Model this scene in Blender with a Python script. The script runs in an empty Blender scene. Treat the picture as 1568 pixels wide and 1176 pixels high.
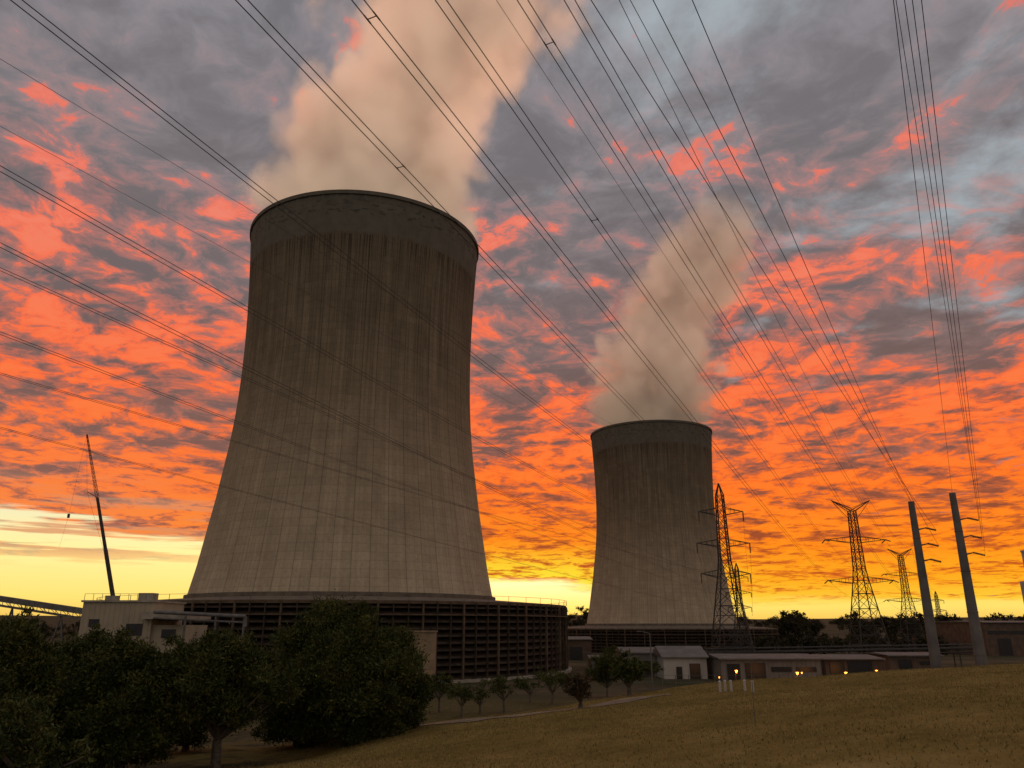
import bpy, math, random
import numpy as np
from mathutils import Vector, Matrix
random.seed(7); rng=np.random.default_rng(7)
scene=bpy.context.scene
PITCH=math.radians(17.4); F=1178.0; EYE=10.5
cp,sp=math.cos(PITCH),math.sin(PITCH)

# ---------- image-pixel helpers
def ray(u,v):
    x=(u-784)/F; y=(588-v)/F
    return Vector((x,cp-y*sp,sp+y*cp))
def atY(u,v,Y):
    r=ray(u,v); return Vector((r.x/r.y*Y,Y,EYE+r.z/r.y*Y))
def atH(u,v,h):
    r=ray(u,v); k=h/r.z; return Vector((r.x*k,r.y*k,EYE+h))
def srgb(r,g,b):
    f=lambda c:(c/255/12.92) if c<=10.3 else ((c/255+0.055)/1.055)**2.4
    return (f(r),f(g),f(b),1)

# ---------- terrain
RX=[-400,-60,-25,-11,-2.6,3.6,9,19.6,25,60,400]
RZ=[-7.5,-6.8,-6.6,-6.2,-4.7,-3.8,-3.0,-2.2,-1.9,-1.3,-1.3]
PY=[0,80,150,330,420,600,900,1400,4500]
PZ=[-8.3,-8.3,-10.5,-10.8,-14.5,-13,-1,12,25]
def sst(a,b,x):
    t=np.clip((x-a)/(b-a),0,1); return t*t*(3-2*t)
def terrain(x,y):
    x=np.asarray(x,float); y=np.asarray(y,float)
    row=np.interp(x,RX,RZ); near=-1.6+np.clip(x*0.05,-3,1.5)
    t=np.clip(y/40,-1,1); t=np.where(t<0,t*0.3,t)
    hill=near*(1-t)+row*t
    hill=hill+0.10*np.sin(x*0.31+1)*np.sin(y*0.23)+0.05*np.sin(x*0.9+y*0.5)
    plain=np.interp(y,PY,PZ)
    w=sst(40,78,y)
    z=hill*(1-w)+plain*w
    z=z+np.where(y>600,np.sin(x*0.006+1)*5*np.clip((y-600)/400,0,1),0)
    return z+EYE
def gz(x,y): return float(terrain(x,y))
def hit(u,v,start=6):
    r=ray(u,v); k=start
    while k<2500:
        p=r*k
        if EYE+p.z<gz(p.x,p.y): break
        k*=1.004
    p=r*k; return Vector((p.x,p.y,gz(p.x,p.y)))

# ---------- materials
def newmat(name):
    m=bpy.data.materials.new(name); m.use_nodes=True
    return m,m.node_tree.nodes,m.node_tree.links,m.node_tree.nodes['Principled BSDF']
def simple(name,col,rough=0.8,metal=0,nscale=2.0,var=0.35,bump=0.0):
    m,N,L,B=newmat(name)
    tc=N.new('ShaderNodeTexCoord'); n=N.new('ShaderNodeTexNoise'); n.inputs['Scale'].default_value=nscale; n.inputs['Detail'].default_value=6
    L.new(tc.outputs['Object'],n.inputs['Vector'])
    r=N.new('ShaderNodeValToRGB')
    r.color_ramp.elements[0].position=0.3; r.color_ramp.elements[1].position=0.7
    r.color_ramp.elements[0].color=[c*(1-var) for c in col[:3]]+[1]
    r.color_ramp.elements[1].color=[min(1,c*(1+var)) for c in col[:3]]+[1]
    L.new(n.outputs['Fac'],r.inputs['Fac']); L.new(r.outputs['Color'],B.inputs['Base Color'])
    B.inputs['Roughness'].default_value=rough; B.inputs['Metallic'].default_value=metal
    if bump:
        b=N.new('ShaderNodeBump'); b.inputs['Strength'].default_value=bump; L.new(n.outputs['Fac'],b.inputs['Height']); L.new(b.outputs['Normal'],B.inputs['Normal'])
    return m
class NB:
    def __init__(s,nt): s.N=nt.nodes; s.L=nt.links
    def put(s,sock,val):
        if isinstance(val,(int,float)): sock.default_value=val
        elif isinstance(val,tuple): sock.default_value=val
        else: s.L.new(val,sock)
    def m(s,op,a,b=0.0,c=0.0,clamp=False):
        n=s.N.new('ShaderNodeMath'); n.operation=op; n.use_clamp=clamp
        s.put(n.inputs[0],a); s.put(n.inputs[1],b); s.put(n.inputs[2],c); return n.outputs[0]
    def add(s,a,b): return s.m('ADD',a,b)
    def sub(s,a,b): return s.m('SUBTRACT',a,b)
    def mul(s,a,b): return s.m('MULTIPLY',a,b)
    def div(s,a,b): return s.m('DIVIDE',a,b)
    def ss(s,a,lo,hi,o0=0.0,o1=1.0):
        n=s.N.new('ShaderNodeMapRange'); n.interpolation_type='SMOOTHSTEP'
        s.put(n.inputs['Value'],a); s.put(n.inputs['From Min'],lo); s.put(n.inputs['From Max'],hi)
        s.put(n.inputs['To Min'],o0); s.put(n.inputs['To Max'],o1); return n.outputs['Result']
    def comb(s,x,y,z=0.0):
        n=s.N.new('ShaderNodeCombineXYZ'); s.put(n.inputs[0],x); s.put(n.inputs[1],y); s.put(n.inputs[2],z); return n.outputs[0]
    def sep(s,v):
        n=s.N.new('ShaderNodeSeparateXYZ'); s.L.new(v,n.inputs[0]); return n.outputs
    def noise(s,v,scale,detail=4,rough=0.5,dist=0.0,col=False,lac=2.0):
        n=s.N.new('ShaderNodeTexNoise'); s.L.new(v,n.inputs['Vector']); n.inputs['Scale'].default_value=scale
        n.inputs['Detail'].default_value=detail; n.inputs['Roughness'].default_value=rough; n.inputs['Distortion'].default_value=dist; n.inputs['Lacunarity'].default_value=lac
        return n.outputs['Color'] if col else n.outputs['Fac']
    def vor(s,v,scale,smooth=.3):
        n=s.N.new('ShaderNodeTexVoronoi'); n.feature='F1'; s.L.new(v,n.inputs['Vector']); n.inputs['Scale'].default_value=scale
        return n.outputs['Distance']
    def ramp(s,fac,stops,interp='LINEAR'):
        n=s.N.new('ShaderNodeValToRGB'); cr=n.color_ramp; cr.interpolation=interp
        while len(cr.elements)<len(stops): cr.elements.new(0.5)
        for i,(p,c) in enumerate(stops):
            cr.elements[i].position=p
        for i,(p,c) in enumerate(stops):
            cr.elements[i].color=c if isinstance(c,tuple) else (c,c,c,1)
        s.put(n.inputs['Fac'],fac); return n.outputs['Color']
    def mix(s,f,a,b,mode='MIX'):
        n=s.N.new('ShaderNodeMix'); n.data_type='RGBA'; n.blend_type=mode
        s.put(n.inputs[0],f); s.put(n.inputs[6],a); s.put(n.inputs[7],b); return n.outputs[2]

# ---------- mesh builder
class MB:
    def __init__(s): s.v=[];s.f=[];s.mi=[]
    def poly(s,pts,m=0):
        k=len(s.v); s.v+= [tuple(p) for p in pts]; s.f.append(tuple(range(k,k+len(pts)))); s.mi.append(m)
    def beam(s,p,q,r1,r2=None,n=4,m=0,caps=True):
        p=Vector(p);q=Vector(q); r2=r1 if r2 is None else r2
        d=(q-p); 
        if d.length<1e-6: return
        d.normalize(); a=d.cross(Vector((0,0,1)))
        if a.length<1e-3: a=Vector((1,0,0))
        a.normalize(); b=d.cross(a); k=len(s.v)
        for c,r in ((p,r1),(q,r2)):
            for i in range(n):
                t=2*math.pi*(i+.5)/n; s.v.append(tuple(c+a*math.cos(t)*r+b*math.sin(t)*r))
        for i in range(n):
            j=(i+1)%n; s.f.append((k+i,k+j,k+n+j,k+n+i)); s.mi.append(m)
        if caps:
            s.f.append(tuple(range(k+n-1,k-1,-1))); s.mi.append(m); s.f.append(tuple(range(k+n,k+2*n))); s.mi.append(m)
    def box(s,c,sz,rot=0,m=0):
        cx,cy,cz=c; a,b,h=sz[0]/2,sz[1]/2,sz[2]/2; k=len(s.v); cr,sr=math.cos(rot),math.sin(rot)
        for dz in(-h,h):
            for dx,dy in((-a,-b),(a,-b),(a,b),(-a,b)):
                s.v.append((cx+dx*cr-dy*sr,cy+dx*sr+dy*cr,cz+dz))
        for f in((3,2,1,0),(4,5,6,7),(0,1,5,4),(1,2,6,5),(2,3,7,6),(3,0,4,7)):
            s.f.append(tuple(k+i for i in f)); s.mi.append(m)
    def build(s,name,mats,parent=None,smooth=False,loc=None):
        me=bpy.data.meshes.new(name); me.from_pydata(s.v,[],s.f)
        for m in (mats if isinstance(mats,(list,tuple)) else [mats]): me.materials.append(m)
        me.polygons.foreach_set('material_index',s.mi)
        if smooth: me.polygons.foreach_set('use_smooth',[True]*len(s.f))
        me.update(); o=bpy.data.objects.new(name,me); scene.collection.objects.link(o)
        if parent: o.parent=parent
        if loc is not None: o.location=loc
        return o
def empty(name,loc=(0,0,0)):
    o=bpy.data.objects.new(name,None); o.location=loc; o.empty_display_size=0.5; scene.collection.objects.link(o); return o
def quads_mesh(name,V,mat,parent=None,nper=4):
    n=len(V)//nper; me=bpy.data.meshes.new(name)
    me.vertices.add(len(V)); me.vertices.foreach_set('co',V.astype(np.float32).ravel())
    me.loops.add(len(V)); me.loops.foreach_set('vertex_index',np.arange(len(V),dtype=np.int32))
    me.polygons.add(n); me.polygons.foreach_set('loop_start',np.arange(0,len(V),nper,dtype=np.int32))
    me.materials.append(mat); me.update(calc_edges=True)
    o=bpy.data.objects.new(name,me); scene.collection.objects.link(o)
    if parent: o.parent=parent
    return o

# ---------- WORLD
w=bpy.data.worlds.new('World'); scene.world=w; w.use_nodes=True
nt=w.node_tree; nt.nodes.clear(); b=NB(nt)
out=nt.nodes.new('ShaderNodeOutputWorld')
sky=nt.nodes.new('ShaderNodeTexSky'); sky.sky_type='NISHITA'; sky.sun_disc=False
sky.sun_elevation=math.radians(1.5); sky.sun_rotation=math.radians(0); sky.air_density=1.5; sky.dust_density=3
bgS=nt.nodes.new('ShaderNodeBackground'); bgS.inputs[1].default_value=0.06; nt.links.new(sky.outputs[0],bgS.inputs[0])
tc=nt.nodes.new('ShaderNodeTexCoord'); X,Y,Z=b.sep(tc.outputs['Generated'])
zc=b.m('MAXIMUM',Z,0.0); den=b.add(zc,0.07)
P=b.comb(b.mul(b.div(X,den),1.1),b.div(Y,den),0.0)
def warp(v,scale,amt,detail=2):
    wp=b.noise(v,scale,detail,0.5,col=True)
    vm=nt.nodes.new('ShaderNodeVectorMath'); vm.operation='MULTIPLY_ADD'; nt.links.new(wp,vm.inputs[0]); vm.inputs[1].default_value=(amt,amt,0); nt.links.new(v,vm.inputs[2]); return vm.outputs[0]
Pw=warp(P,0.8,.5); Pw2=warp(Pw,5.0,.17,3)
nBig=b.noise(Pw,1.5,2,0.5); nMid=b.noise(Pw2,4.6,3,0.5); nSm=b.noise(Pw2,12.5,5,0.66)
low=b.ss(zc,.14,.05)
stk=b.noise(b.comb(b.mul(X,10),b.mul(zc,80),b.mul(Y,10)),1.0,4,0.62)
val=b.add(b.add(b.mul(nBig,0.30),b.mul(nMid,0.38)),b.mul(nSm,0.32))
val=b.add(val,b.mul(low,b.mul(b.sub(stk,.5),.30)))
thr=b.ramp(zc,[(0.0,.43),(0.05,.458),(0.10,.475),(0.16,.488),(0.22,.502),(0.34,.525),(0.48,.547),(0.62,.558),(1,.60)])
away=b.ss(Y,-0.3,0.5,0.12,0.0)
thr=b.add(thr,away)
lf=b.ss(X,-0.5,-0.2,1.0,0.0)
thr=b.add(thr,b.mul(b.ss(X,-.1,.5),b.mul(b.ss(zc,.3,.55),.02)))
dv=b.sub(val,thr)
lit=b.ss(dv,-0.014,0.030)
ctr=b.mul(b.ss(X,-.35,-.05),b.ss(X,.35,.02))
litcol=b.ramp(zc,[(0.02,srgb(255,195,55)),(0.05,srgb(255,160,28)),(0.09,srgb(255,132,24)),(0.16,srgb(255,114,36)),(0.28,srgb(252,110,62)),(0.48,srgb(238,120,98)),(1,srgb(180,120,120))])
litcol=b.mix(b.mul(ctr,b.ss(zc,.11,.045)),litcol,srgb(255,212,50))
hot=b.ss(dv,0.012,0.07); litcol=b.mix(b.mul(hot,.5),litcol,b.mix(1.0,litcol,(1.0,1.45,1.6,1),'MULTIPLY'))
litcol=b.mix(b.mul(lf,b.mul(.5,b.ss(zc,.28,.1))),litcol,srgb(244,136,88))
gray=b.ramp(zc,[(0.02,srgb(235,130,35)),(0.06,srgb(212,95,34)),(0.11,srgb(172,86,50)),(0.2,srgb(140,96,84)),(0.32,srgb(128,107,104)),(0.5,srgb(128,121,124)),(1,srgb(138,142,150))])
gray=b.mix(b.mul(lf,b.mul(.6,b.ss(zc,.35,.1))),gray,srgb(150,118,110))
shade=b.ss(b.add(b.mul(nMid,.6),b.mul(nSm,.4)),0.38,0.62,0.80,1.20)
gray=b.mix(1.0,gray,b.comb(shade,shade,shade),'MULTIPLY')
nB2=b.noise(Pw,2.6,6,0.60)
bl=b.ss(b.add(b.add(b.mul(X,0.5),b.mul(zc,0.75)),b.mul(b.sub(nB2,0.5),2.1)),0.50,1.05)
gray=b.mix(b.mul(bl,.9),gray,srgb(168,178,184))
halo=b.ss(dv,-0.075,0.0,0.0,0.42)
gray=b.mix(b.mul(halo,b.ss(zc,0.75,0.2)),gray,litcol)
cloud=b.mix(lit,gray,litcol)
# clear band near the horizon
bnd=b.ramp(b.add(b.mul(X,0.5),0.5),[(0.0,.115),(0.22,.118),(0.32,.09),(0.42,.055),(0.53,.052),(0.58,.030),(0.8,.024),(1,.026)])
st=b.noise(b.comb(b.mul(X,4),b.mul(zc,75),b.mul(Y,4)),1.0,4,0.6)
clear=b.ss(b.add(b.sub(zc,bnd),b.mul(b.sub(st,0.5),b.add(0.035,b.mul(lf,.09)))),-0.007,0.008,1.0,0.0)
wis=b.noise(b.comb(b.mul(X,4.5),b.mul(zc,62),b.add(b.mul(Y,3),7.0)),1.0,4,0.6)
wm=b.mul(b.mul(b.ss(wis,.50,.60),b.mul(b.ss(zc,.055,.085),b.ss(zc,.17,.13))),b.mul(lf,.8))
clear=b.mul(clear,b.sub(1.0,wm))
cc_c=b.ramp(zc,[(0.0,srgb(255,205,85)),(0.02,srgb(255,236,120)),(0.05,srgb(255,250,190)),(0.12,srgb(240,232,180))])
cc_r=b.ramp(zc,[(0.0,srgb(250,190,85)),(0.02,srgb(255,226,110)),(0.05,srgb(255,215,90))])
cc_l=b.ramp(zc,[(0.0,srgb(245,190,85)),(0.03,srgb(255,228,120)),(0.08,srgb(252,238,160)),(0.14,srgb(225,225,195))])
ccol=b.mix(b.ss(X,-0.35,-0.1,1.0,0.0),cc_c,cc_l); ccol=b.mix(b.ss(X,.12,.35),ccol,cc_r)
warm=b.ss(Y,-0.4,0.4)
ccol=b.mix(warm,srgb(124,122,130),ccol)
cloud=b.mix(b.mul(wm,.75),cloud,srgb(196,150,118))
cloud=b.mix(b.ss(Y,-0.5,0.3),srgb(170,157,147),cloud)
bgC=nt.nodes.new('ShaderNodeBackground'); nt.links.new(cloud,bgC.inputs[0]); bgC.inputs[1].default_value=1.0
bgH=nt.nodes.new('ShaderNodeBackground'); nt.links.new(ccol,bgH.inputs[0]); bgH.inputs[1].default_value=1.0
ad=nt.nodes.new('ShaderNodeAddShader'); nt.links.new(bgS.outputs[0],ad.inputs[0]); nt.links.new(bgH.outputs[0],ad.inputs[1])
mx=nt.nodes.new('ShaderNodeMixShader'); b.put(mx.inputs[0],clear); nt.links.new(bgC.outputs[0],mx.inputs[1]); nt.links.new(ad.outputs[0],mx.inputs[2])
nt.links.new(mx.outputs[0],out.inputs[0])

sd=bpy.data.lights.new('sun','SUN'); sd.energy=0.25; sd.angle=math.radians(4); sd.color=(1,.5,.25)
so=bpy.data.objects.new('sun',sd); scene.collection.objects.link(so)
so.rotation_euler=Vector((0,-math.cos(math.radians(1.5)),-math.sin(math.radians(1.5)))).to_track_quat('-Z','Y').to_euler()

# ---------- GROUND
def axis(pts): 
    o=[]
    for a,c,s in pts: o+=list(np.arange(a,c,s))
    return np.array(o)
xs=axis([(-4500,-600,300),(-600,-100,20),(-100,-30,3),(-30,50,0.8),(50,140,3),(140,600,20),(600,4501,300)])
ys=axis([(-600,-20,30),(-20,6,2),(6,60,0.7),(60,160,3),(160,1000,14),(1000,4501,140)])
XX,YY=np.meshgrid(xs,ys); ZZ=terrain(XX,YY)
V=np.stack([XX,YY,ZZ],-1).reshape(-1,3); nx=len(xs); ny=len(ys)
idx=np.arange(nx*ny).reshape(ny,nx)
Fq=np.stack([idx[:-1,:-1],idx[:-1,1:],idx[1:,1:],idx[1:,:-1]],-1).reshape(-1,4)
me=bpy.data.meshes.new('ground'); me.from_pydata(V.tolist(),[],Fq.tolist()); me.polygons.foreach_set('use_smooth',[True]*len(Fq))
gm,N,L,B=newmat('grass_ground'); b=NB(gm.node_tree)
geo=N.new('ShaderNodeNewGeometry'); pos=geo.outputs['Position']; px,py,pz=b.sep(pos)
n1=b.noise(pos,0.12,5,0.6); n2=b.noise(pos,1.6,6,0.65); n3=b.noise(pos,14,4,0.6); n4=b.noise(pos,.35,4,.6)
mixn=b.add(b.add(b.mul(n1,.3),b.mul(n4,.3)),b.add(b.mul(n2,.2),b.mul(n3,.2)))
lawn=b.ramp(mixn,[(0.38,(.075,.058,.015,1)),(0.46,(.165,.118,.030,1)),(0.54,(.24,.165,.048,1)),(0.64,(.33,.23,.09,1))])
far=b.ramp(b.noise(pos,0.05,6,0.6),[(0.35,(.035,.04,.018,1)),(0.6,(.10,.075,.045,1)),(0.75,(.13,.10,.07,1))])
near_far=b.ramp(n2,[(0.35,(.055,.055,.018,1)),(0.6,(.12,.09,.04,1)),(0.75,(.16,.12,.07,1))])
edge=b.add(py,b.mul(b.sub(n1,.5),16))
c2=b.mix(b.ss(edge,44,56),lawn,near_far); c2=b.mix(b.ss(edge,95,120),c2,far)
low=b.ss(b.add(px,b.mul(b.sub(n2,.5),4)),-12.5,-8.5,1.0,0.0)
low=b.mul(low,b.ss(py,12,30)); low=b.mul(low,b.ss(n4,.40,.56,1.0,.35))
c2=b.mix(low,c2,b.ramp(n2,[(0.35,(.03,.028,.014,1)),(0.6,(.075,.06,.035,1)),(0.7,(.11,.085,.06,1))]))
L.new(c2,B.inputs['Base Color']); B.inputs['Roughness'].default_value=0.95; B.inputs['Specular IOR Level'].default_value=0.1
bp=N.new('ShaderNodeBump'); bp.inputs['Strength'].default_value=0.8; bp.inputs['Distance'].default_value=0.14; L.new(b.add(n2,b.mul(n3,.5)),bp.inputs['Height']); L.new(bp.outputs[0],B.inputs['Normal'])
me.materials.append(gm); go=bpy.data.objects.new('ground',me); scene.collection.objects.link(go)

# lawn blades (one object)
nb=170000
bx=rng.uniform(-16,42,nb); by=5+40*rng.random(nb)**0.8
keep=(np.abs(bx)<by*0.8+2)&(bx>-11+rng.normal(0,1.5,nb)); bx=bx[keep]; by=by[keep]; nb=len(bx)
bz=terrain(bx,by); h=rng.uniform(.02,.07,nb)*(1+0.8*(rng.random(nb)>.96)); a=rng.uniform(0,2*np.pi,nb); wd=rng.uniform(.008,.02,nb)
V=np.zeros((nb,3,3)); dx=np.cos(a)*wd; dy=np.sin(a)*wd
V[:,0]=np.stack([bx-dx,by-dy,bz-.01],-1); V[:,1]=np.stack([bx+dx,by+dy,bz-.01],-1)
V[:,2]=np.stack([bx+rng.normal(0,.03,nb),by+rng.normal(0,.03,nb),bz+h],-1)
bm_,N,L,B=newmat('dry_grass_blades'); b=NB(bm_.node_tree); geo=N.new('ShaderNodeNewGeometry')
L.new(b.ramp(geo.outputs['Random Per Island'],[(0,(.10,.085,.022,1)),(0.5,(.225,.16,.045,1)),(1,(.33,.235,.09,1))]),B.inputs['Base Color']); B.inputs['Roughness'].default_value=.9
quads_mesh('lawn_grass',V.reshape(-1,3),bm_,None,3)

# dirt path
dirt=simple('dirt',(.20,.15,.10),nscale=1.2,var=.4,bump=.3)
mb=MB(); pts=[hit(u,v) for u,v in((560,1124),(640,1112),(720,1103),(800,1096),(880,1086),(960,1073),(1040,1062))]
fine=[]
for i in range(len(pts)-1):
    for k in range(6): fine.append(pts[i].lerp(pts[i+1],k/6))
hw_=[.8+.35*math.sin(i*.7)+random.uniform(-.15,.15) for i in range(len(fine))]
for i in range(len(fine)-1):
    A,C=fine[i],fine[i+1]
    q=[(A.x,A.y-hw_[i]),(C.x,C.y-hw_[i+1]),(C.x,C.y+hw_[i+1]),(A.x,A.y+hw_[i])]
    mb.poly([(x,y,gz(x,y)+.03) for x,y in q])
mb.build('dirt_path',dirt)

# ---------- COOLING TOWERS
PROF=[(16.6,37.5),(24,36.0),(31.4,34.85),(40,33.5),(47.8,32.5),(55,31.6),(61.7,31.05),(68,30.75),(74.2,30.6),(82,30.6),(90,30.8),(96.7,31.1),(104,31.5),(110,31.9),(115.6,32.3)]
PZs=[p[0] for p in PROF]; PRs=[p[1] for p in PROF]
def shell_mat():
    m,N,L,B=newmat('weathered_concrete'); b=NB(m.node_tree); tc=N.new('ShaderNodeTexCoord'); x,y,z=b.sep(tc.outputs['Object'])
    ang=b.m('ARCTAN2',y,x); a=b.mul(ang,31.0)
    per=2*math.pi*31/56
    ph=b.div(b.add(a,per*100),per)
    fr=b.m('FRACT',ph)
    line=b.ss(b.m('ABSOLUTE',b.sub(fr,0.5)),0.46,0.49)
    fr2=b.m('FRACT',b.mul(ph,4)); line2=b.ss(b.m('ABSOLUTE',b.sub(fr2,0.5)),0.40,0.48)
    fz=b.m('FRACT',b.div(z,1.83)); zl=b.ss(b.m('ABSOLUTE',b.sub(fz,0.5)),0.44,0.5)
    st=b.noise(b.comb(b.mul(a,1.1),b.mul(z,.015),1.0),1.0,6,0.7)
    st2=b.noise(b.comb(b.mul(a,3.0),b.mul(z,.022),4.0),1.0,4,0.6)
    blot=b.noise(b.comb(b.mul(a,.05),b.mul(z,.05),2.0),1.0,4,0.6)
    blot2=b.noise(b.comb(b.mul(a,.16),b.mul(z,.10),12.0),1.0,5,0.65)
    grain=b.noise(tc.outputs['Object'],1.5,6,0.65)
    pan=N.new('ShaderNodeTexWhiteNoise'); L.new(b.comb(b.m('FLOOR',ph),b.m('FLOOR',b.div(z,1.83)),0.0),pan.inputs['Vector'])
    pan2=N.new('ShaderNodeTexWhiteNoise'); L.new(b.comb(b.m('FLOOR',b.mul(ph,4)),b.m('FLOOR',b.div(b.add(z,b.mul(b.m('FLOOR',ph),7.3)),17)),3.0),pan2.inputs['Vector'])
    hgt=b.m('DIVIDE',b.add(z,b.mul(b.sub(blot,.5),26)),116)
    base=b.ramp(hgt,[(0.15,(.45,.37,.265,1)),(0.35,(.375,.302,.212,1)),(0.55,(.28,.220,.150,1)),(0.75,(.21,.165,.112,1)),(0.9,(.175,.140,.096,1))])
    up=b.ss(z,45,95)
    s=b.mul(b.ss(st,0.35,0.65,0.90,1.06),b.mul(b.ss(grain,.3,.7,.92,1.08),b.ss(blot2,.3,.7,.90,1.10)))
    drip=b.mul(b.ss(st2,0.47,0.62),up); s=b.mul(s,b.sub(1.0,b.mul(drip,.40)))
    s=b.mul(s,b.ss(pan.outputs['Value'],0,1,.95,1.05)); s=b.mul(s,b.sub(1.0,b.mul(b.mul(pan2.outputs['Value'],.20),b.ss(z,30,80,.35,1))))
    s=b.mul(s,b.sub(1.0,b.mul(line,b.ss(z,20,80,.30,.40)))); s=b.mul(s,b.sub(1.0,b.mul(line2,.10))); s=b.mul(s,b.sub(1.0,b.mul(zl,.20)))
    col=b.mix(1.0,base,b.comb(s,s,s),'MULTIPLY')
    bandz=b.add(z,b.mul(b.sub(st2,.5),4.5))
    band=b.ss(bandz,104.0,104.8)
    bc=b.ramp(b.noise(tc.outputs['Object'],.35,5,.6),[(0.3,(.105,.10,.082,1)),(0.7,(.15,.142,.12,1))])
    col=b.mix(b.mul(band,.93),col,bc)
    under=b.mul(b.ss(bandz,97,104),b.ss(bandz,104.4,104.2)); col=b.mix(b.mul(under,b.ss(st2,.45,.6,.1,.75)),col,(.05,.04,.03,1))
    fl=b.noise(b.comb(b.mul(a,.45),b.mul(z,1.1),9.0),1.0,4,.6)
    flz=b.mul(b.ss(fl,.55,.58),b.mul(b.ss(z,108.5,110),b.ss(z,114,112.5)))
    col=b.mix(b.mul(flz,.7),col,(.05,.046,.04,1))
    L.new(col,B.inputs['Base Color']); B.inputs['Roughness'].default_value=.9; B.inputs['Specular IOR Level'].default_value=.2
    bp=N.new('ShaderNodeBump'); bp.inputs['Strength'].default_value=.4; bp.inputs['Distance'].default_value=.1
    L.new(b.add(b.mul(zl,-.5),grain),bp.inputs['Height']); L.new(bp.outputs[0],B.inputs['Normal'])
    return m
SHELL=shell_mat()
timber=simple('dark_weathered_timber',(.050,.033,.022),.9,nscale=.8,var=.5)
timber2=simple('timber_posts',(.10,.068,.042),.9,nscale=.8,var=.4)
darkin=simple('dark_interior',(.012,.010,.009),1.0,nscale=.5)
concrete=simple('concrete',(.30,.27,.22),.9,nscale=.6,var=.3,bump=.2)
deckm=simple('stained_deck_concrete',(.13,.105,.08),.9,nscale=.6,var=.4,bump=.2)
steel=simple('galvanised_steel',(.13,.125,.12),.6,metal=.3,nscale=1)
darksteel=simple('dark_steel',(.045,.042,.04),.6,metal=.3,nscale=1)
def cooling_tower(cx,cy,base):
    e=empty('cooling_tower',(cx,cy,base))
    mb=MB(); n=56*6; zs=np.linspace(16.6,115.6,64)
    zs=list(zs[:-1])+[114.6,114.62,115.6]
    for z in zs:
        r=np.interp(z,PZs,PRs)
        if z>114.61: r+=.45
        for i in range(n):
            t=2*math.pi*i/n; rr=r+(.16 if i%6==3 and z<114.61 else 0)
            mb.v.append((rr*math.cos(t),rr*math.sin(t),z))
    k=len(zs)
    for j in range(k-1):
        for i in range(n):
            i2=(i+1)%n; mb.f.append((j*n+i,j*n+i2,(j+1)*n+i2,(j+1)*n+i)); mb.mi.append(0)
    # inner surface + lip
    o=len(mb.v); zi=[115.6,100,75,50,30,16.6]
    for z in zi:
        r=np.interp(z,PZs,PRs)-.7
        for i in range(n):
            t=2*math.pi*i/n; mb.v.append((r*math.cos(t),r*math.sin(t),z))
    for i in range(n):
        i2=(i+1)%n; mb.f.append(((k-1)*n+i,(k-1)*n+i2,o+i2,o+i)); mb.mi.append(0)
        mb.f.append((i2,i,o+5*n+i,o+5*n+i2)); mb.mi.append(0)
    for j in range(5):
        for i in range(n):
            i2=(i+1)%n; mb.f.append((o+j*n+i,o+j*n+i2,o+(j+1)*n+i2,o+(j+1)*n+i)); mb.mi.append(0)
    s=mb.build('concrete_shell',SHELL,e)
    # lower crossflow fill ring
    mb=MB(); n=160; R=56; H=15
    def ring(r0,z0,r1,z1,m):
        for i in range(n):
            t,t2=2*math.pi*i/n,2*math.pi*(i+1)/n
            mb.poly([(r0*math.cos(t),r0*math.sin(t),z0),(r0*math.cos(t2),r0*math.sin(t2),z0),(r1*math.cos(t2),r1*math.sin(t2),z1),(r1*math.cos(t),r1*math.sin(t),z1)],m)
    ring(R-2.2,-3,R-2.2,H-.5,2)            # dark-coloured fill wall behind the louvres
    for q in range(11):
        z=0.6+q*1.32
        ring(R-1.9,z+.75,R,z,0); ring(R,z,R,z-.20,0); ring(R,z-.20,R-1.9,z-.20,0)
    ring(R+.15,H-.6,R+.15,H,1); ring(R+.15,H,37.0,16.4,5); ring(R+.15,H-.6,R-2,H-.6,0)
    ring(38.3,16.0,38.3,17.2,5); ring(38.3,17.2,36.6,17.2,5)
    ring(R+1.2,-3,R+1.2,.5,3); ring(R+1.2,.5,R-2,.5,3)
    for i in range(120):
        t=2*math.pi*i/120; c,s_=math.cos(t),math.sin(t)
        big=i%3==0
        mb.box(((R+.2)*c,(R+.2)*s_,H/2-1.5),(.45,.34 if big else .16,H+2.4),t,1 if big else 0)
        if i%2==0: mb.beam(((R+.25)*c,(R+.25)*s_,H),((R+.25)*c,(R+.25)*s_,H+1.2),.06,n=4,m=4)
    for i in range(0,160):
        t,t2=2*math.pi*i/160,2*math.pi*(i+1)/160
        mb.beam(((R+.25)*math.cos(t),(R+.25)*math.sin(t),H+1.15),((R+.25)*math.cos(t2),(R+.25)*math.sin(t2),H+1.15),.045,m=4,caps=False)
        mb.beam(((R+.5)*math.cos(t),(R+.5)*math.sin(t),H-2.6),((R+.5)*math.cos(t2),(R+.5)*math.sin(t2),H-2.6),.16,m=1,caps=False)
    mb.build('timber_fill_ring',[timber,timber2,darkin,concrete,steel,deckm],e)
    return e
T1=(-42.5,203.6,0.0); T2=(75.6,409.0,-6.0)
cooling_tower(*T1); cooling_tower(*T2)

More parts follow.
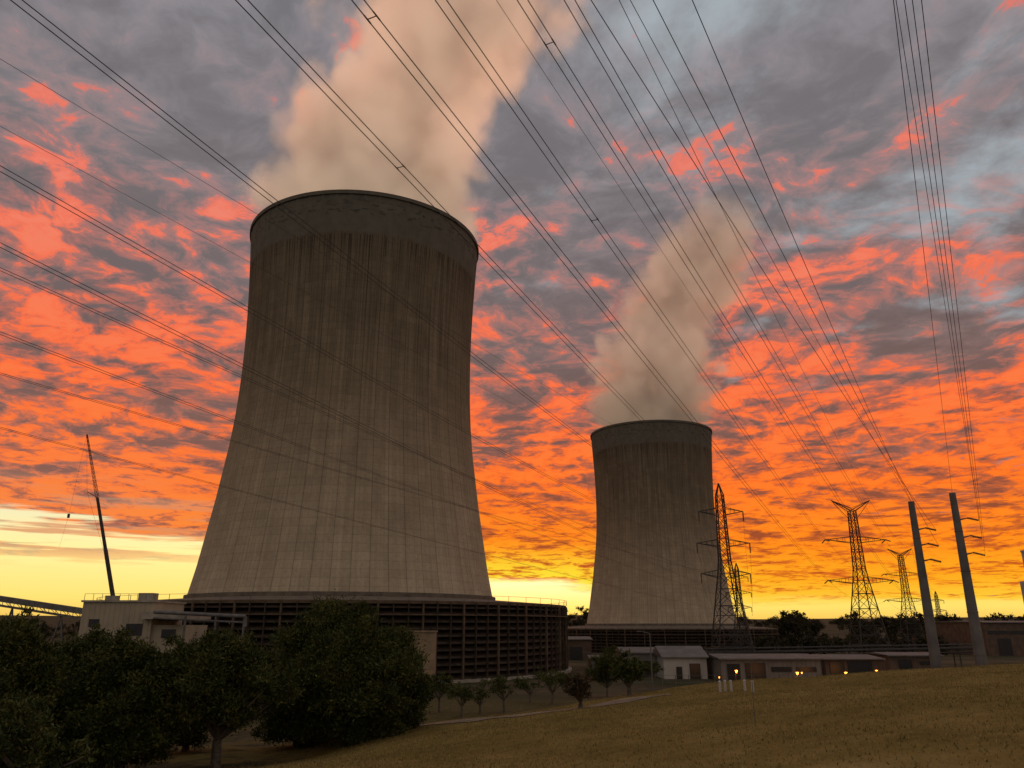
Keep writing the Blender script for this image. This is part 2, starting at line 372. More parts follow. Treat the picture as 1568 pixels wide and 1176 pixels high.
# ---------- STEAM
def plume(name,depth,rows,zrim,dens,emi,seedoff,tower,soft,dark):
    pr=[]
    for uL,uR,v in rows:
        A=atY(uL,v,depth); C=atY(uR,v,depth); pr.append((A.z,(A.x+C.x)/2,(C.x-A.x)/2))
    pr=[(zrim-8,tower[0],30.0),(zrim,tower[0],32.0)]+[p for p in pr if p[0]>zrim+3]
    z0=pr[0][0]; z1=pr[-1][0]
    mb=MB(); n=28
    for z,cx,r in pr:
        k=(1.0 if z<=zrim+1 else 1.25); 
        if z<=zrim+1: r=30.9
        for i in range(n):
            t=2*math.pi*i/n; mb.v.append((cx+r*k*math.cos(t),tower[1]+r*k*math.sin(t),z))
    for j in range(len(pr)-1):
        for i in range(n):
            i2=(i+1)%n; mb.f.append((j*n+i,j*n+i2,(j+1)*n+i2,(j+1)*n+i)); mb.mi.append(0)
    mb.f.append(tuple(range(n-1,-1,-1))); mb.mi.append(0); l=(len(pr)-1)*n; mb.f.append(tuple(range(l,l+n))); mb.mi.append(0)
    m=bpy.data.materials.new(name+'_vapour'); m.use_nodes=True; m.node_tree.nodes.clear(); b=NB(m.node_tree); N=m.node_tree.nodes; L=m.node_tree.links
    out=N.new('ShaderNodeOutputMaterial'); pvol=N.new('ShaderNodeVolumePrincipled'); L.new(pvol.outputs[0],out.inputs['Volume'])
    tc=N.new('ShaderNodeTexCoord'); x,y,z=b.sep(tc.outputs['Object'])
    t=b.div(b.sub(z,z0),z1-z0)
    enc=b.ramp(t,[((p[0]-z0)/(z1-z0),((p[1]+150)/400,p[2]/60,0,1)) for p in pr])
    ex,er,_=b.sep(enc)
    cx=b.sub(b.mul(ex,400),150); r=b.mul(er,60)
    dx=b.sub(x,cx); dy=b.sub(y,tower[1])
    dist=b.m('SQRT',b.add(b.mul(dx,dx),b.mul(dy,dy)))
    q=b.sub(1.0,b.div(dist,r))
    pv=b.comb(b.add(x,seedoff),y,b.mul(z,.9))
    wn=b.noise(pv,.05,2,.6,col=True)
    vm=N.new('ShaderNodeVectorMath'); vm.operation='MULTIPLY_ADD'; L.new(wn,vm.inputs[0]); vm.inputs[1].default_value=(16,16,16); L.new(pv,vm.inputs[2])
    v1=b.vor(vm.outputs[0],.045); v2=b.vor(vm.outputs[0],.115); n2=b.noise(pv,0.10,4,.62)
    k=b.ss(z,zrim-2,zrim+22,.22,1.0)
    puff=b.add(b.add(b.mul(b.sub(.48,v1),.75),b.mul(b.sub(.48,v2),.40)),b.mul(b.sub(n2,.5),.60))
    d0=b.add(q,b.mul(k,puff))
    hi=b.ss(z,zrim+5,z1,.30,soft)
    d=b.ss(d0,0.0,hi)
    d=b.mul(d,b.ss(t,1.0,.8)); dd=b.mul(d,dens)
    dd=b.mul(dd,b.ss(z,zrim+20,z1,1.0,.6))
    b.put(pvol.inputs['Density'],dd); pvol.inputs['Color'].default_value=(.98,.91,.85,1); pvol.inputs['Anisotropy'].default_value=.1
    # added emission imitating multiple-scattered skylight in the vapour: thin outer billows are brighter and pinker than the dense core
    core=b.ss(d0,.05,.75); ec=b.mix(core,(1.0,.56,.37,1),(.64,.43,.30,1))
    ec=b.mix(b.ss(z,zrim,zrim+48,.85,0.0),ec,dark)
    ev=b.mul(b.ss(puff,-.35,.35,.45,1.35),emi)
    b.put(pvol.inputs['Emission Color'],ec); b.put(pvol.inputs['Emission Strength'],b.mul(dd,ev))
    try: m.cycles.volume_step_rate=1.3
    except Exception as ex_: print(ex_)
    return mb.build(name,m)
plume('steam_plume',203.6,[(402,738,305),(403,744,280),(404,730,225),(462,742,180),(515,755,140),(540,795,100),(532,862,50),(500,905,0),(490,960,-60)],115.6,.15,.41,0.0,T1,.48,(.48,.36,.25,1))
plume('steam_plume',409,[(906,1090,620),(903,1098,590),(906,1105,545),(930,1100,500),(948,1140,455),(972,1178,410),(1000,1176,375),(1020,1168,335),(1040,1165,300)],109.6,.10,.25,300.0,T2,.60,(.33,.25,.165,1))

# ---------- FOLIAGE
def leafmat(name,cols):
    m,N,L,B=newmat(name); b=NB(m.node_tree); geo=N.new('ShaderNodeNewGeometry'); n=b.noise(geo.outputs['Position'],.9,3,.6)
    f=b.add(b.mul(n,.7),b.mul(geo.outputs['Random Per Island'],.35))
    L.new(b.ramp(f,[(0.3,cols[0]),(0.52,cols[1]),(0.75,cols[2])]),B.inputs['Base Color']); B.inputs['Roughness'].default_value=.75; B.inputs['Specular IOR Level'].default_value=.15
    return m
LEAF=leafmat('dark_foliage',((.016,.026,.008,1),(.046,.058,.014,1),(.12,.115,.028,1)))
LEAF2=leafmat('brown_green_foliage',((.035,.025,.014,1),(.070,.048,.024,1),(.12,.08,.045,1)))
BARK=simple('bark',(.10,.08,.06),.95,nscale=6,var=.5,bump=.5)
def leaves(clumps,n_each,size,flat=.8,out_bias=1.0):
    out=[]
    for c,r in clumps:
        n=int(n_each*r*r); 
        if n<3: continue
        d=rng.normal(size=(n,3)); d/=np.linalg.norm(d,axis=1)[:,None]
        rad=r*(rng.random(n)**.5)*(1+.22*rng.normal(size=n)); p=np.array(c)+d*rad[:,None]*np.array([1,1,flat])
        a=rng.normal(size=(n,3))*.8+d*out_bias; a[:,2]+=.35; a/=np.linalg.norm(a,axis=1)[:,None]
        bb=np.cross(a,rng.normal(size=(n,3))); bb/=np.linalg.norm(bb,axis=1)[:,None]
        s=size*rng.uniform(.5,1.5,n)[:,None]
        out.append(np.stack([p-a*s,p+bb*s*.33,p+a*s,p-bb*s*.33],1))
    return np.concatenate(out).reshape(-1,3)
def tree(name,base,height,width,crown_lo,nclump,leafsize,n_each,mat,lean=0,depthw=None,trunk_r=.18,seed=0,flat=.75,cmin=.08,cmax=.2,skirt=1.0):
    random.seed(seed); e=empty(name,base); mb=MB(); cl=[]
    depthw=depthw or width
    zc=(height+crown_lo)/2; hz=(height-crown_lo)/2
    # irregular outline: random lobes push the crown out or in
    lob=[(Vector((random.gauss(0,1),random.gauss(0,1),random.gauss(0,.8))).normalized(),random.uniform(-.38,.14)) for _ in range(9)]
    for i in range(nclump):
        while True:
            x,y,z=random.uniform(-1,1),random.uniform(-1,1),random.uniform(-1,1)
            zz=z*skirt if z<0 else z
            rr=x*x+y*y+zz*zz
            if rr<1 and rr>.10: break
        dv=Vector((x,y,z)).normalized(); g=1+sum(wt*max(0,dv.dot(l))**3 for l,wt in lob)
        g=max(.55,g)
        cr=random.uniform(cmin,cmax)*min(width,height)*(.85 if rr>.5 else 1.2)
        wz=1-.25*max(0,z)
        c=((x*(width/2-cr*.5))*wz*g+lean*(zc+z*hz)/height,(y*(depthw/2-cr*.5))*wz*g,zc+z*(hz-cr*.4)*(g if z>0 else 1)); cl.append((c,cr))
    top=max(range(len(cl)),key=lambda i:cl[i][0][2]); 
    ns=random.choice((1,2,2,3)); hub=Vector((random.uniform(-.1,.1),random.uniform(-.1,.1),max(.25,crown_lo*.7)))
    mb.beam((0,0,-.4),hub,trunk_r*1.25,trunk_r,8)
    for c,r in cl[::2]:
        C=Vector(c); mid=hub.lerp(C,.5)+Vector((random.uniform(-.3,.3),random.uniform(-.3,.3),random.uniform(0,.4)))*(height/7)
        mb.beam(hub,mid,trunk_r*.5,trunk_r*.28,6); mb.beam(mid,C,trunk_r*.28,trunk_r*.08,5)
        for k in range(3):
            mb.beam(C,C+Vector((random.uniform(-1,1),random.uniform(-1,1),random.uniform(-.3,1)))*r,trunk_r*.08,trunk_r*.02,3)
    mb.build('trunk_and_limbs',BARK,e)
    for i in range(nclump):
        c,r=random.choice(cl[:nclump]); d=Vector((random.uniform(-1,1),random.uniform(-1,1),random.uniform(-.3,1.1))).normalized()
        cl.append((tuple(Vector(c)+d*r*1.05),r*random.uniform(.25,.45)))
    quads_mesh('foliage',leaves(cl,n_each,leafsize,flat),mat,e)
    return e
def bush(u,vtop,wpx,Yd,seed,crown_lo=.5,mat=LEAF,name='gum_tree',nc=85,ls=.085,ne=1300,skirt=.45):
    t=atY(u,vtop,Yd); g=gz(t.x,t.y); h=t.z-g; wd=wpx/F*Yd*1.07
    return tree(name,(t.x,t.y,g),h,wd,crown_lo,nc,ls,ne,mat,seed=seed,trunk_r=.2,skirt=skirt)
bush(15,936,200,33,11,.9,skirt=.6); bush(-60,985,200,28,12,.3); bush(135,962,180,40,13,.3); bush(212,962,165,36,14,.3,skirt=.6)
bush(352,966,205,37,15,1.6,skirt=.9); bush(300,992,110,46,16,.3); bush(545,928,240,43,17,.1,nc=120,skirt=.5); bush(468,975,130,46,18,.1)
bush(60,1060,190,26,19,.1,nc=50); bush(612,1010,95,45,21,.1,nc=40); bush(-10,1010,120,44,23,.1,nc=40)
def small(u,vtop,vbase,wpx,seed,mat=LEAF,lo=.45,ne=420,ls=.11,nc=26):
    g=hit(u,vbase); t=atY(u,vtop,g.y); h=t.z-g.z; wd=wpx/F*g.y*1.07
    tree('small_tree',g,h,wd,h*lo,nc,ls,ne,mat,seed=seed,trunk_r=.11,flat=.6,cmin=.1,cmax=.2)
small(672,1030,1092,62,31); small(706,1046,1100,62,32,ne=300); small(772,1032,1092,88,33,ne=300); small(845,1022,1080,66,34,ne=300)
small(888,1022,1086,62,35,LEAF2,.2,600); small(735,1050,1094,40,39,ne=200)
small(930,990,1068,66,36,LEAF,.25,600,nc=36); small(962,998,1066,60,37,LEAF,.25,600,nc=34); small(1000,1010,1052,40,38); small(812,1040,1076,50,40,ne=300)
# distant treeline
cl=[]
for i in range(520):
    a=random.uniform(-.75,.85); Yd=random.uniform(640,1000); x=a*Yd
    hh=random.uniform(4,9); z=gz(x,Yd)
    for k in range(3): cl.append(((x+random.uniform(-6,6),Yd,z+hh*random.uniform(.4,.95)),random.uniform(2,4.5)))
for i in range(260):
    Yd=random.uniform(300,620); a=random.uniform(.3,.8); x=a*Yd; z=gz(x,Yd)
    for k in range(3): cl.append(((x+random.uniform(-3,3),Yd,z+random.uniform(1,6)),random.uniform(1.5,3.2)))
for i in range(40):   # taller gums standing against the sky
    Yd=random.uniform(420,560); a=random.choice((random.uniform(.33,.38),random.uniform(.40,.68))); x=a*Yd; z=gz(x,Yd); hh=random.uniform(14,22)
    for k in range(16): cl.append(((x+random.gauss(0,3.2),Yd,z+hh*random.uniform(.35,1)),random.uniform(1.2,2.6)))
for i in range(14):
    Yd=random.uniform(600,700); a=random.uniform(.04,.10); x=a*Yd; z=gz(x,Yd); hh=random.uniform(10,24)
    for k in range(12): cl.append(((x+random.gauss(0,3.5),Yd,z+hh*random.uniform(.3,1)),random.uniform(1.5,3)))
V=leaves(cl,13,.75); quads_mesh('distant_treeline',V,leafmat('distant_foliage',((.02,.02,.010,1),(.035,.032,.015,1),(.05,.042,.02,1))))

# ---------- PYLONS
def pylon(kind,u,vtop,Yd,H=None):
    t=atY(u,vtop,Yd); g=gz(t.x,t.y); H=t.z-g; s=H/45; e=empty('electricity_pylon',(t.x,t.y,g)); mb=MB()
    rl=.17*max(1,s*.9); rb=.085*max(1,s*.8)
    def hw(z):
        f=z/H
        return (4.6*(1-f/.55)+1.25*(f/.55) if f<.55 else 1.25*(1-(f-.55)/.45)+.75*(f-.55)/.45)*s
    lv=[0,.12,.23,.33,.42,.5,.57,.63,.69,.75,.81,.87,.93]
    Z=[f*H for f in lv]
    cor=lambda z:[Vector((a*hw(z),c*hw(z),z)) for a,c in((-1,-1),(1,-1),(1,1),(-1,1))]
    for i in range(len(Z)-1):
        A,C=cor(Z[i]),cor(Z[i+1])
        for k in range(4):
            k2=(k+1)%4; mb.beam(A[k],C[k],rl); mb.beam(A[k],C[k2],rb,n=3); mb.beam(A[k2],C[k],rb,n=3); mb.beam(C[k],C[k2],rb,n=3)
            if i<3:
                mid=(A[k]+C[k2])/2; mb.beam((A[k]+C[k])/2,mid,rb*.8,n=3); mb.beam((A[k2]+C[k2])/2,mid,rb*.8,n=3)
    att={}
    def arm(key,z,L,sg,drop):
        tip=Vector((sg*L,0,z))
        for c in(-1,1):
            mb.beam((sg*hw(z),c*hw(z),z-.9*s),tip,rb*1.3); mb.beam((sg*hw(z),c*hw(z),z+.9*s),tip,rb*1.2)
            for q in(.3,.55,.8):
                p1=Vector((sg*hw(z),c*hw(z),z-.9*s)).lerp(tip,q); p2=Vector((sg*hw(z),c*hw(z),z+.9*s)).lerp(tip,q); mb.beam(p1,p2,rb*.7,n=3)
        if drop:
            mb.beam(tip,tip-Vector((0,0,drop)),.12,n=6,m=1)
            for k in range(8): mb.beam(tip-Vector((0,0,drop*(k+.3)/8)),tip-Vector((0,0,drop*(k+.6)/8)),.22,n=8,m=1)
        else:
            mb.beam(tip,tip+Vector((0,-2.6,-.7)),.16,n=6,m=1); mb.beam(tip,tip+Vector((0,2.6,-.7)),.16,n=6,m=1)
        att[key]=Vector((t.x,t.y,g))+tip-Vector((0,0,drop))
    if kind=='A':
        for k,f in enumerate((.84,.665,.50)):
            for sg in(-1,1): arm(('L' if sg<0 else 'R')+str(k),f*H,(5.6+1.0*(k==1)+.5*(k==2))*s,sg,2.4*s)
        c=cor(Z[-1]); 
        for q in c: mb.beam(q,(0,0,H),rl)
        att['T']=Vector((t.x,t.y,g+H))
    else:
        for k,f in enumerate((.75,.50)):
            for sg in(-1,1): arm(('L' if sg<0 else 'R')+str(k),f*H,(8.6+.6*k)*s,sg,0)
        c=cor(Z[-1])
        for sg in(-1,1):
            tip=Vector((sg*5.6*s,0,H))
            for q in c: mb.beam(q,tip,rb*1.3)
            mb.beam((0,0,H*.95),tip,rb); mb.beam((sg*.8*s,0,H*.87),tip,rb)
            att['T'+('L' if sg<0 else 'R')]=Vector((t.x,t.y,g))+tip
            att['T']=att['T'+('L' if sg<0 else 'R')]
    mb.build('lattice',[darksteel,simple('insulator',(.05,.035,.03),.4)],e)
    return att
A=pylon('A',1100,740,200); Bp=pylon('B',1302,766,225); A2=pylon('A',1127,862,330); C=pylon('B',1377,840,345)
D=pylon('A',1432,905,480)
pylon('A',1085,935,520)
# steel monopoles
polem=simple('weathered_pole_steel',(.13,.12,.115),.7,metal=.1,nscale=.4)
def pole(u,vtop,Yd,armv,side):
    t=atY(u,vtop,Yd); g=gz(t.x,t.y); e=empty('steel_power_pole',(t.x,t.y,g)); H=t.z-g; mb=MB()
    mb.beam((0,0,-.5),(0,0,H),.80,.42,16); mb.beam((0,0,-.2),(0,0,.4),1.15,1.15,12,m=0)
    for k in range(1,5): mb.beam((0,0,H*k/5),(0,0,H*k/5+.12),.80-.38*k/5+.05,n=16)
    at=[]
    for v in armv:
        z=atY(u,v,Yd).z-g; tip=Vector((side*1.3,-.4,z+.3)); mb.beam((0,0,z),tip,.14,.08,8)
        for k in range(9):
            p=tip+Vector((side*.11*k,-.10*k,-.05*k)); mb.beam(p,p+Vector((side*.06,-.05,-.03)),.15,n=8,m=1)
        end=tip+Vector((side*1.0,-.9,-.45)); mb.beam(tip,end,.05,n=5,m=1); at.append(e.location+end)
    at.append(e.location+Vector((0,0,H))); mb.build('tapered_pole_with_arms',[polem,simple('pole_insulator',(.06,.04,.035),.4)],e); return at
P1=pole(1395,768,112,(812,836,860),1); P2=pole(1458,755,108,(797,824,850),1)

# ---------- WIRES
wirem=simple('aluminium_conductor',(.03,.028,.027),.6,nscale=3)
def wire(mb,u,v,h,end,sag=1.6,twin=0,rad=.022,ext=-.55,spacers=()):
    s=atH(u,v,h); end=Vector(end); d=(end-s); side=Vector((d.y,-d.x,0)).normalized()
    def pt(t,o):
        p=s+d*t; p.z-=4*sag*t*(1-t); return p+side*o
    for o in ((-twin/2,twin/2) if twin else (0,)):
        n=44; prev=None
        for i in range(n+1):
            t=ext+(1-ext)*i/n; p=pt(t,o)
            if prev is not None: mb.beam(prev,p,rad,n=4,caps=False)
            prev=p
    for t in spacers:
        mb.beam(pt(t,-twin/2),pt(t,twin/2),.022,n=5)
        for o in(-twin/2,twin/2): mb.beam(pt(t-.001,o),pt(t+.001,o),.034,n=5)
mb=MB()
tw=.42
wire(mb,25,0,23,A['L0'],.9,tw); wire(mb,370,0,22,A['R0'],.6,tw,spacers=(.062,)); 
wire(mb,548,0,22,Bp['L1'],.9,tw,spacers=(.004,)); wire(mb,675,0,24,Bp['L0'],1.0,tw,spacers=(.085,)); wire(mb,800,0,26,Bp['R1'],1.0,tw,spacers=(.012,)); wire(mb,872,0,26,Bp['R0'],1.0,tw)
wire(mb,760,0,30,Bp['TL'],.8,rad=.014); wire(mb,948,0,30,Bp['TR'],.8,rad=.02)
wire(mb,0,90,27,A['T'],.7,rad=.013); wire(mb,0,193,26,A['R0'],.8,rad=.012)
wire(mb,0,258,19,A['L1'],.8,tw,rad=.018); wire(mb,0,375,17,A['L2'],.8,tw,rad=.018); wire(mb,0,412,22,A2['L0'],1.2,tw,rad=.02)
wire(mb,0,510,17,A2['L1'],1.0,tw,rad=.018); wire(mb,0,572,20,A2['R0'],1.0,tw,rad=.02); wire(mb,0,655,15,A2['L2'],.8,tw,rad=.018)
wire(mb,905,0,26,P1[0],.8); wire(mb,1000,0,26,P1[1],.8); wire(mb,965,0,27,P1[3],.8,rad=.018); wire(mb,1060,0,24,P1[3],.8)
for u,k in((1368,3),(1385,0),(1397,1),(1411,2)): wire(mb,u,0,22,P2[k],.5,rad=.02)
wire(mb,1372,0,20,P2[1],.5,rad=.016)
# onward spans
def span(mb,a,c,sag=5,rad=.03):
    prev=None
    for i in range(25):
        t=i/24; p=Vector(a).lerp(Vector(c),t); p.z-=4*sag*t*(1-t)
        if prev is not None: mb.beam(prev,p,rad,n=3,caps=False)
        prev=p
for k in('L0','R0','L1','R1'): span(mb,Bp[k],C[k],4)
span(mb,Bp['TL'],C['TL'],3); span(mb,Bp['TR'],C['TR'],3)
for k in('L0','R0','L1','R1','L2','R2','T'): span(mb,A[k],A2[k],4)
for k in('L0','R0','L1','R1','L2','R2','T'): span(mb,C.get(k,C['T']),D[k],4)
mb.build('overhead_power_lines',wirem)

# ---------- BUILDINGS
beige=simple('beige_cladding',(.34,.29,.21),.8,nscale=.4,var=.15)
white=simple('painted_white',(.42,.40,.37),.6,nscale=.4,var=.1)
grey=simple('grey_cladding',(.17,.155,.14),.7,nscale=.4,var=.2)
roofm=simple('metal_roof',(.13,.12,.11),.7,metal=.1,nscale=.5,var=.25)
rust=simple('red_brown_cladding',(.11,.072,.05),.8,nscale=.5,var=.3)
glass=simple('dark_opening',(.015,.015,.017),.3,nscale=1)
def shed(name,u0,u1,vtop,Yd,depth,mat,pitch=.12,doors=(),win=(),rot=0):
    a=atY(u0,vtop,Yd); c=atY(u1,vtop,Yd); x0,x1=a.x,c.x; g=gz((x0+x1)/2,Yd)-.3; H=a.z-g; W=x1-x0
    e=empty(name,((x0+x1)/2,Yd,g)); wall=H*(1-pitch)
    mb=MB(); mb.box((0,depth/2,wall/2),(W,depth,wall),0,0)
    n=int(W/.9)
    for i in range(n+1): mb.box((-W/2+i*W/n,-.03,wall/2),(.07,.06,wall-.02),0,0)
    mb.build('walls',mat,e)
    mb=MB(); ov=.5
    f0=(-W/2-ov,-ov,wall);f1=(W/2+ov,-ov,wall);r0=(-W/2-ov,depth/2,H);r1=(W/2+ov,depth/2,H);b0=(-W/2-ov,depth+ov,wall);b1=(W/2+ov,depth+ov,wall)
    mb.poly([f0,f1,r1,r0]);mb.poly([r0,r1,b1,b0]);mb.poly([f0,r0,b0]);mb.poly([f1,b1,r1]);mb.box((0,-ov-.06,wall-.12),(W+2*ov,.12,.24)); mb.build('roof',roofm,e)
    mb=MB()
    for fx,w_,h_ in doors: mb.box((-W/2+fx*W,-.09,h_/2+.3),(w_,.14,h_))
    for fx,fz,w_,h_ in win: mb.box((-W/2+fx*W,-.09,fz*wall),(w_,.14,h_))
    if doors or win: mb.build('openings',glass,e)
    return e,W,wall
shed('white_shed',1015,1080,990,168,12,white,.3,doors=((.72,2.2,3.0),(.35,1.2,2.4)))
shed('grey_shed',955,1010,992,176,14,grey,.15,doors=((.5,3.5,3.2),))
shed('workshop_building',1103,1255,1003,162,16,grey,.12,doors=((.12,2.5,3.2),(.34,4,3.4)),win=((.6,.55,4,.9),(.85,.55,4,.9)))
shed('workshop_building',1262,1350,1004,170,16,rust,.12,doors=((.2,3,3.2),(.6,5,3.4)))
shed('store_building',1360,1440,1000,190,14,rust,.1,doors=((.3,3,3),),win=((.7,.6,3,.8),))
shed('pump_house',866,905,975,260,20,rust,.1,doors=((.4,4,4),))
shed('gatehouse',905,955,1004,200,10,grey,.15,win=((.5,.55,4,1.2),))
shed('turbine_hall',1505,1640,950,300,40,rust,.05,doors=((.2,5,6),),win=((.5,.7,14,1.2),(.15,.7,8,1.2)))
shed('boiler_annexe',1440,1512,972,330,24,rust,.1,doors=((.3,4,5),),win=((.7,.7,6,1.2),))
a=atY(1568,845,330); e=empty('concrete_silo',(a.x+3,330,gz(a.x,330))); mb=MB(); hh=a.z-gz(a.x,330)
mb.beam((0,0,-1),(0,0,hh),3.6,3.6,28); mb.beam((0,0,hh),(0,0,hh+.6),3.9,3.9,28)
mb.beam((-3.6,-2,hh*.3),(-3.6,-2,hh+1),.12); mb.box((-4.8,0,hh*.35),(3,3,hh*.7)); mb.build('silo_body',simple('pale_concrete',(.42,.42,.42),.8,nscale=.3,var=.15),e)
Yd=128; a=atY(128,922,Yd); c=atY(236,922,Yd); d=atY(285,937,Yd); g=0.0
e=empty('plant_building',((a.x+c.x)/2,Yd,g)); x0=a.x-e.location.x; x1=c.x-e.location.x; x2=d.x-e.location.x
mb=MB(); H=a.z; mb.box(((x0+x1)/2,6,H/2),(x1-x0,12,H)); mb.box(((x0+x1)/2,5.9,H+.15),(x1-x0+.5,12.4,.3),m=1)
H2=d.z; mb.box(((x1+x2)/2+.01,5.2,H2/2-1),(x2-x1,9,H2-2)); mb.box(((x1+x2)/2-.4,4.4,H2-.55),(x2-x1+1.4,11.5,1.1),m=1)
mb.box((x0+2.2,-.08,H-3.2),(1.6,.1,1.2),m=2); mb.box((x1-2.6,-.08,H-4.2),(2.6,.1,1.8),m=2); mb.box(((x1+x2)/2,.62,H2-3.3),(2.2,.12,1.3),m=2)
for i in range(9): mb.beam((x0+i*(x1-x0)/8,.1,H+.3),(x0+i*(x1-x0)/8,.1,H+1.3),.04,m=3)
mb.beam((x0,.1,H+1.3),(x1,.1,H+1.3),.04,m=3)
mb.box((x1-2.4,3,H+.9),(2.4,2,1.2),m=1); mb.box((x0+3,3,H+.7),(1.6,1.6,.8),m=1)
for i in range(int((x1-x0)/.8)): mb.box((x0+.4+i*.8,-.02,H/2),(.06,.04,H-.05),m=0)
mb.build('building_body',[beige,concrete,glass,steel],e)
a=atY(622,968,140); c=atY(666,968,140); e=empty('riser_enclosure',((a.x+c.x)/2,140,gz(a.x,140))); mb=MB(); h=a.z-e.location.z; W=c.x-a.x
mb.box((0,1.6,h/2),(W,3.2,h)); mb.box((0,1.55,h+.12),(W+.4,3.6,.24)); mb.box((0,-.04,h*.3),(1.1,.08,2.2),m=1); 
for i in range(5): mb.box((0,-.02,h*(i+1)/6),(W-.02,.05,.06),m=0)
mb.build('enclosure_body',[simple('tan_panel',(.26,.19,.115),.85,nscale=.5,var=.25),glass],e)
e=empty('pipe_rack',(0,0,0)); mb=MB(); A1=atY(236,937,124); A3=atY(376,944,124)
for dz,r in((0,.28),(-.9,.14)):
    mb.beam(A1+Vector((0,0,dz)),A3+Vector((0,0,dz)),r,n=10)
for t in(.35,.68,.99):
    p=A1.lerp(A3,t); mb.beam((p.x,p.y,0),p,.18,n=8)
mb.beam(A3,A3-Vector((0,0,1.5)),.28,n=10); mb.build('pipes_and_legs',steel,e)
e=empty('conveyor_gallery',(0,0,0)); mb=MB(); A1=atY(-140,893,150); A3=atY(132,934,136)
up=Vector((0,0,1.5)); n=16; prev=None
for off in(Vector((0,0,0)),Vector((0,2.2,0))):
    mb.beam(A1+off,A3+off,.16); mb.beam(A1+off-up,A3+off-up,.16)
    for i in range(n):
        p=A1.lerp(A3,i/n)+off; q=A1.lerp(A3,(i+1)/n)+off; mb.beam(p,q-up,.06,n=3); mb.beam(q,q-up,.06,n=3)
# sheeted side of the gallery
mb.poly([A1+Vector((0,-.2,.02)),A3+Vector((0,-.2,.02)),A3+Vector((0,-.2,-.8)),A1+Vector((0,-.2,-.8))])
mb.poly([A1+Vector((0,-.2,.02)),A3+Vector((0,-.2,.02)),A3+Vector((0,2.4,.02)),A1+Vector((0,2.4,.02))]); mb.poly([A1-up+Vector((0,-.05,.02)),A3-up+Vector((0,-.05,.02)),A3-up+Vector((0,2.3,.02)),A1-up+Vector((0,2.3,.02))])
for t in(.42,.62,.88):
    p=A1.lerp(A3,t); mb.beam((p.x-2.4,p.y,0),p-up,.16); mb.beam((p.x+2.4,p.y,0),p-up,.16)
mb.build('truss',steel,e)
# mobile crane behind the building
p0=atY(178,945,178); p1=atY(149,762,178); p2=atY(133,665,176); gx=p0.x
e=empty('mobile_crane',(gx,178,0)); o=e.location; mb=MB(); b0=p0-o; b1=p1-o; b2=p2-o
foot=b0-(b1-b0).normalized()*6
foot.z=max(foot.z,2.4)
mb.beam(foot,b0,.6,.55,4); mb.beam(b0,b0.lerp(b1,.55),.52,.46,4); mb.beam(b0.lerp(b1,.55),b1,.40,.34,4)
ax=(b2-b1).normalized(); s1=Vector((1,0,0)).cross(ax).normalized(); s2=ax.cross(s1)
offs=[s1*.28+s2*.28,s1*.28-s2*.28,-s1*.28-s2*.28,-s1*.28+s2*.28]
n=14
for i in range(n):
    for k in range(4):
        q0=b1.lerp(b2,i/n); q1=b1.lerp(b2,(i+1)/n); f0=1-.6*i/n; f1=1-.6*(i+1)/n
        mb.beam(q0+offs[k]*f0,q1+offs[k]*f1,.05,n=3); mb.beam(q0+offs[k]*f0,q1+offs[(k+1)%4]*f1,.03,n=3)
mb.beam(b1,b1+Vector((-2.6,0,1.4)),.10); mb.beam(b1+Vector((-2.6,0,1.4)),b2,.025,n=3); mb.beam(b1+Vector((-2.6,0,1.4)),b0.lerp(b1,.4),.025,n=3)
tip=b2; hk=atY(105,790,176)-o
mb.beam(tip,hk,.022,n=3); mb.box(tuple(hk),(.4,.4,.9)); mb.beam(hk,hk-Vector((.9,0,7)),.02,n=3)
mb.box((0,0,1.5),(12,2.9,1.0)); mb.box((5,0,2.7),(2.2,2.8,1.8)); mb.box((-2,0,2.9),(5,2.8,1.9))
for x in(-4.8,-3.2,-1,1.2,3.2,4.8):
    for y in(-1.45,1.45): mb.beam((x,y-.2,.7),(x,y+.2,.7),.7,n=14)
mb.build('crane_body',darksteel,e)
e=empty('pipe_gantry',(0,0,0)); mb=MB()
q0=atY(1080,1000,195); q1=atY(1500,992,215)
for dz,r in((0,.35),(.9,.22),(-1.0,.22)): mb.beam(q0+Vector((0,0,dz)),q1+Vector((0,0,dz)),r,n=8)
for i in range(13):
    p=q0.lerp(q1,i/12); mb.beam((p.x,p.y,gz(p.x,p.y)-.5),(p.x,p.y,p.z+1.4),.18); mb.beam((p.x,p.y+3,gz(p.x,p.y)-.5),(p.x,p.y+3,p.z+1.4),.18); mb.beam((p.x,p.y-.3,p.z-1.3),(p.x,p.y+3.3,p.z-1.3),.15)
mb.build('pipes_and_frames',darksteel,e)
e=empty('chain_link_fence',(0,0,0)); mb=MB(); prev=None
for i in range(60):
    x=18+i*2.2; y=132+.1*x; z=gz(x,y); mb.beam((x,y,z-.2),(x,y,z+2.2),.05,n=5)
    if prev is not None:
        for hz_ in(.15,1.1,2.15): mb.beam((prev[0],prev[1],prev[2]+hz_),(x,y,z+hz_),.025,n=3,caps=False)
    prev=(x,y,z)
mb.build('posts_and_rails',steel,e)
em,N,L,B=newmat('sodium_lamp_glow'); B.inputs['Emission Color'].default_value=(1,.34,.04,1); B.inputs['Emission Strength'].default_value=4; B.inputs['Base Color'].default_value=(.8,.5,.2,1)
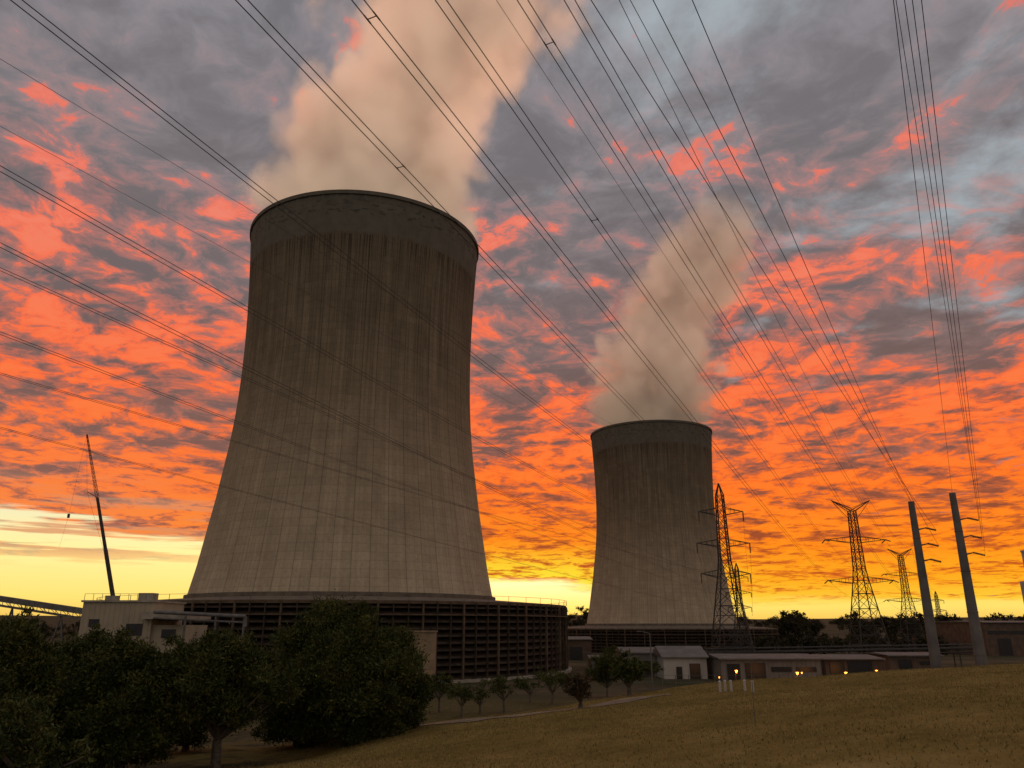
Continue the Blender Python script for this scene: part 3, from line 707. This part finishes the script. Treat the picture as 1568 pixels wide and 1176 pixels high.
for u,v,Yd in((1126,1027,152),(1219,1030,150),(1293,1030,152),(1340,1027,160),(1352,1029,160),(1100,1037,150),(1226,1030,150)):
    p=atY(u,v,Yd); g=gz(p.x,p.y); e=empty('yard_lamp',(p.x,p.y,g)); h=p.z-g; mb=MB()
    mb.beam((0,0,0),(0,0,h),.06,.05,8); mb.beam((0,0,h),(0,-.5,h+.15),.04,n=6); mb.box((0,-.6,h+.2),(.35,.5,.12)); mb.build('post_and_hood',darksteel,e)
    mb=MB(); s=.34 if u not in(1352,1100,1226) else .18; 
    mb.beam((0,-.6,h+.12),(0,-.6,h-.12*s/.3),s*.8,s*.5,10); mb.beam((0,-.6,h-.12*s/.3),(0,-.6,h-.3*s/.3),s*.5,s*.1,10); mb.build('lamp_lens',em,e)
    if s>.2:
        ld=bpy.data.lights.new('lamp_light','POINT'); ld.energy=150; ld.color=(1,.36,.07); ld.shadow_soft_size=.2; lo=bpy.data.objects.new('lamp_light',ld); scene.collection.objects.link(lo); lo.parent=e; lo.location=(0,-1.0,h-.5)
for u,vt,Yd in((995,970,120),(905,1000,190)):
    p=atY(u,vt,Yd); g=gz(p.x,p.y); e=empty('street_lamp',(p.x,p.y,g)); h=p.z-g; mb=MB(); mb.beam((0,0,0),(0,0,h),.12,.07,8); mb.beam((0,0,h),(-1.4,0,h+.3),.05,n=6); mb.box((-1.6,0,h+.3),(.7,.3,.12)); mb.build('post_and_head',steel,e)
for u,v in((1103,1060),(1111,1059),(1120,1059),(1141,1058),(1153,1060)):
    p=hit(u,v); e=empty('marker_post',p); mb=MB(); mb.beam((0,0,-.1),(0,0,.42),.06,.055,10); mb.beam((0,0,.42),(0,0,.48),.07,.03,10); mb.build('post',white,e)
p=hit(1157,1116); e=empty('garden_stake',p); mb=MB(); mb.beam((0,0,-.1),(.02,0,1.5),.012,.008,6); mb.beam((.02,0,1.5),(.10,0,1.62),.008,.004,5); mb.build('stake',steel,e)

# ---------- CAMERA
cd=bpy.data.cameras.new('camera'); cam=bpy.data.objects.new('camera',cd); scene.collection.objects.link(cam); scene.camera=cam
cd.sensor_width=36; cd.lens=36*F/1568; cd.clip_end=12000; cd.clip_start=.1
cam.location=(0,0,EYE); cam.rotation_euler=(math.radians(90)+PITCH,0,0)
scene.view_settings.view_transform='Standard'; scene.view_settings.look='None'; scene.view_settings.exposure=0
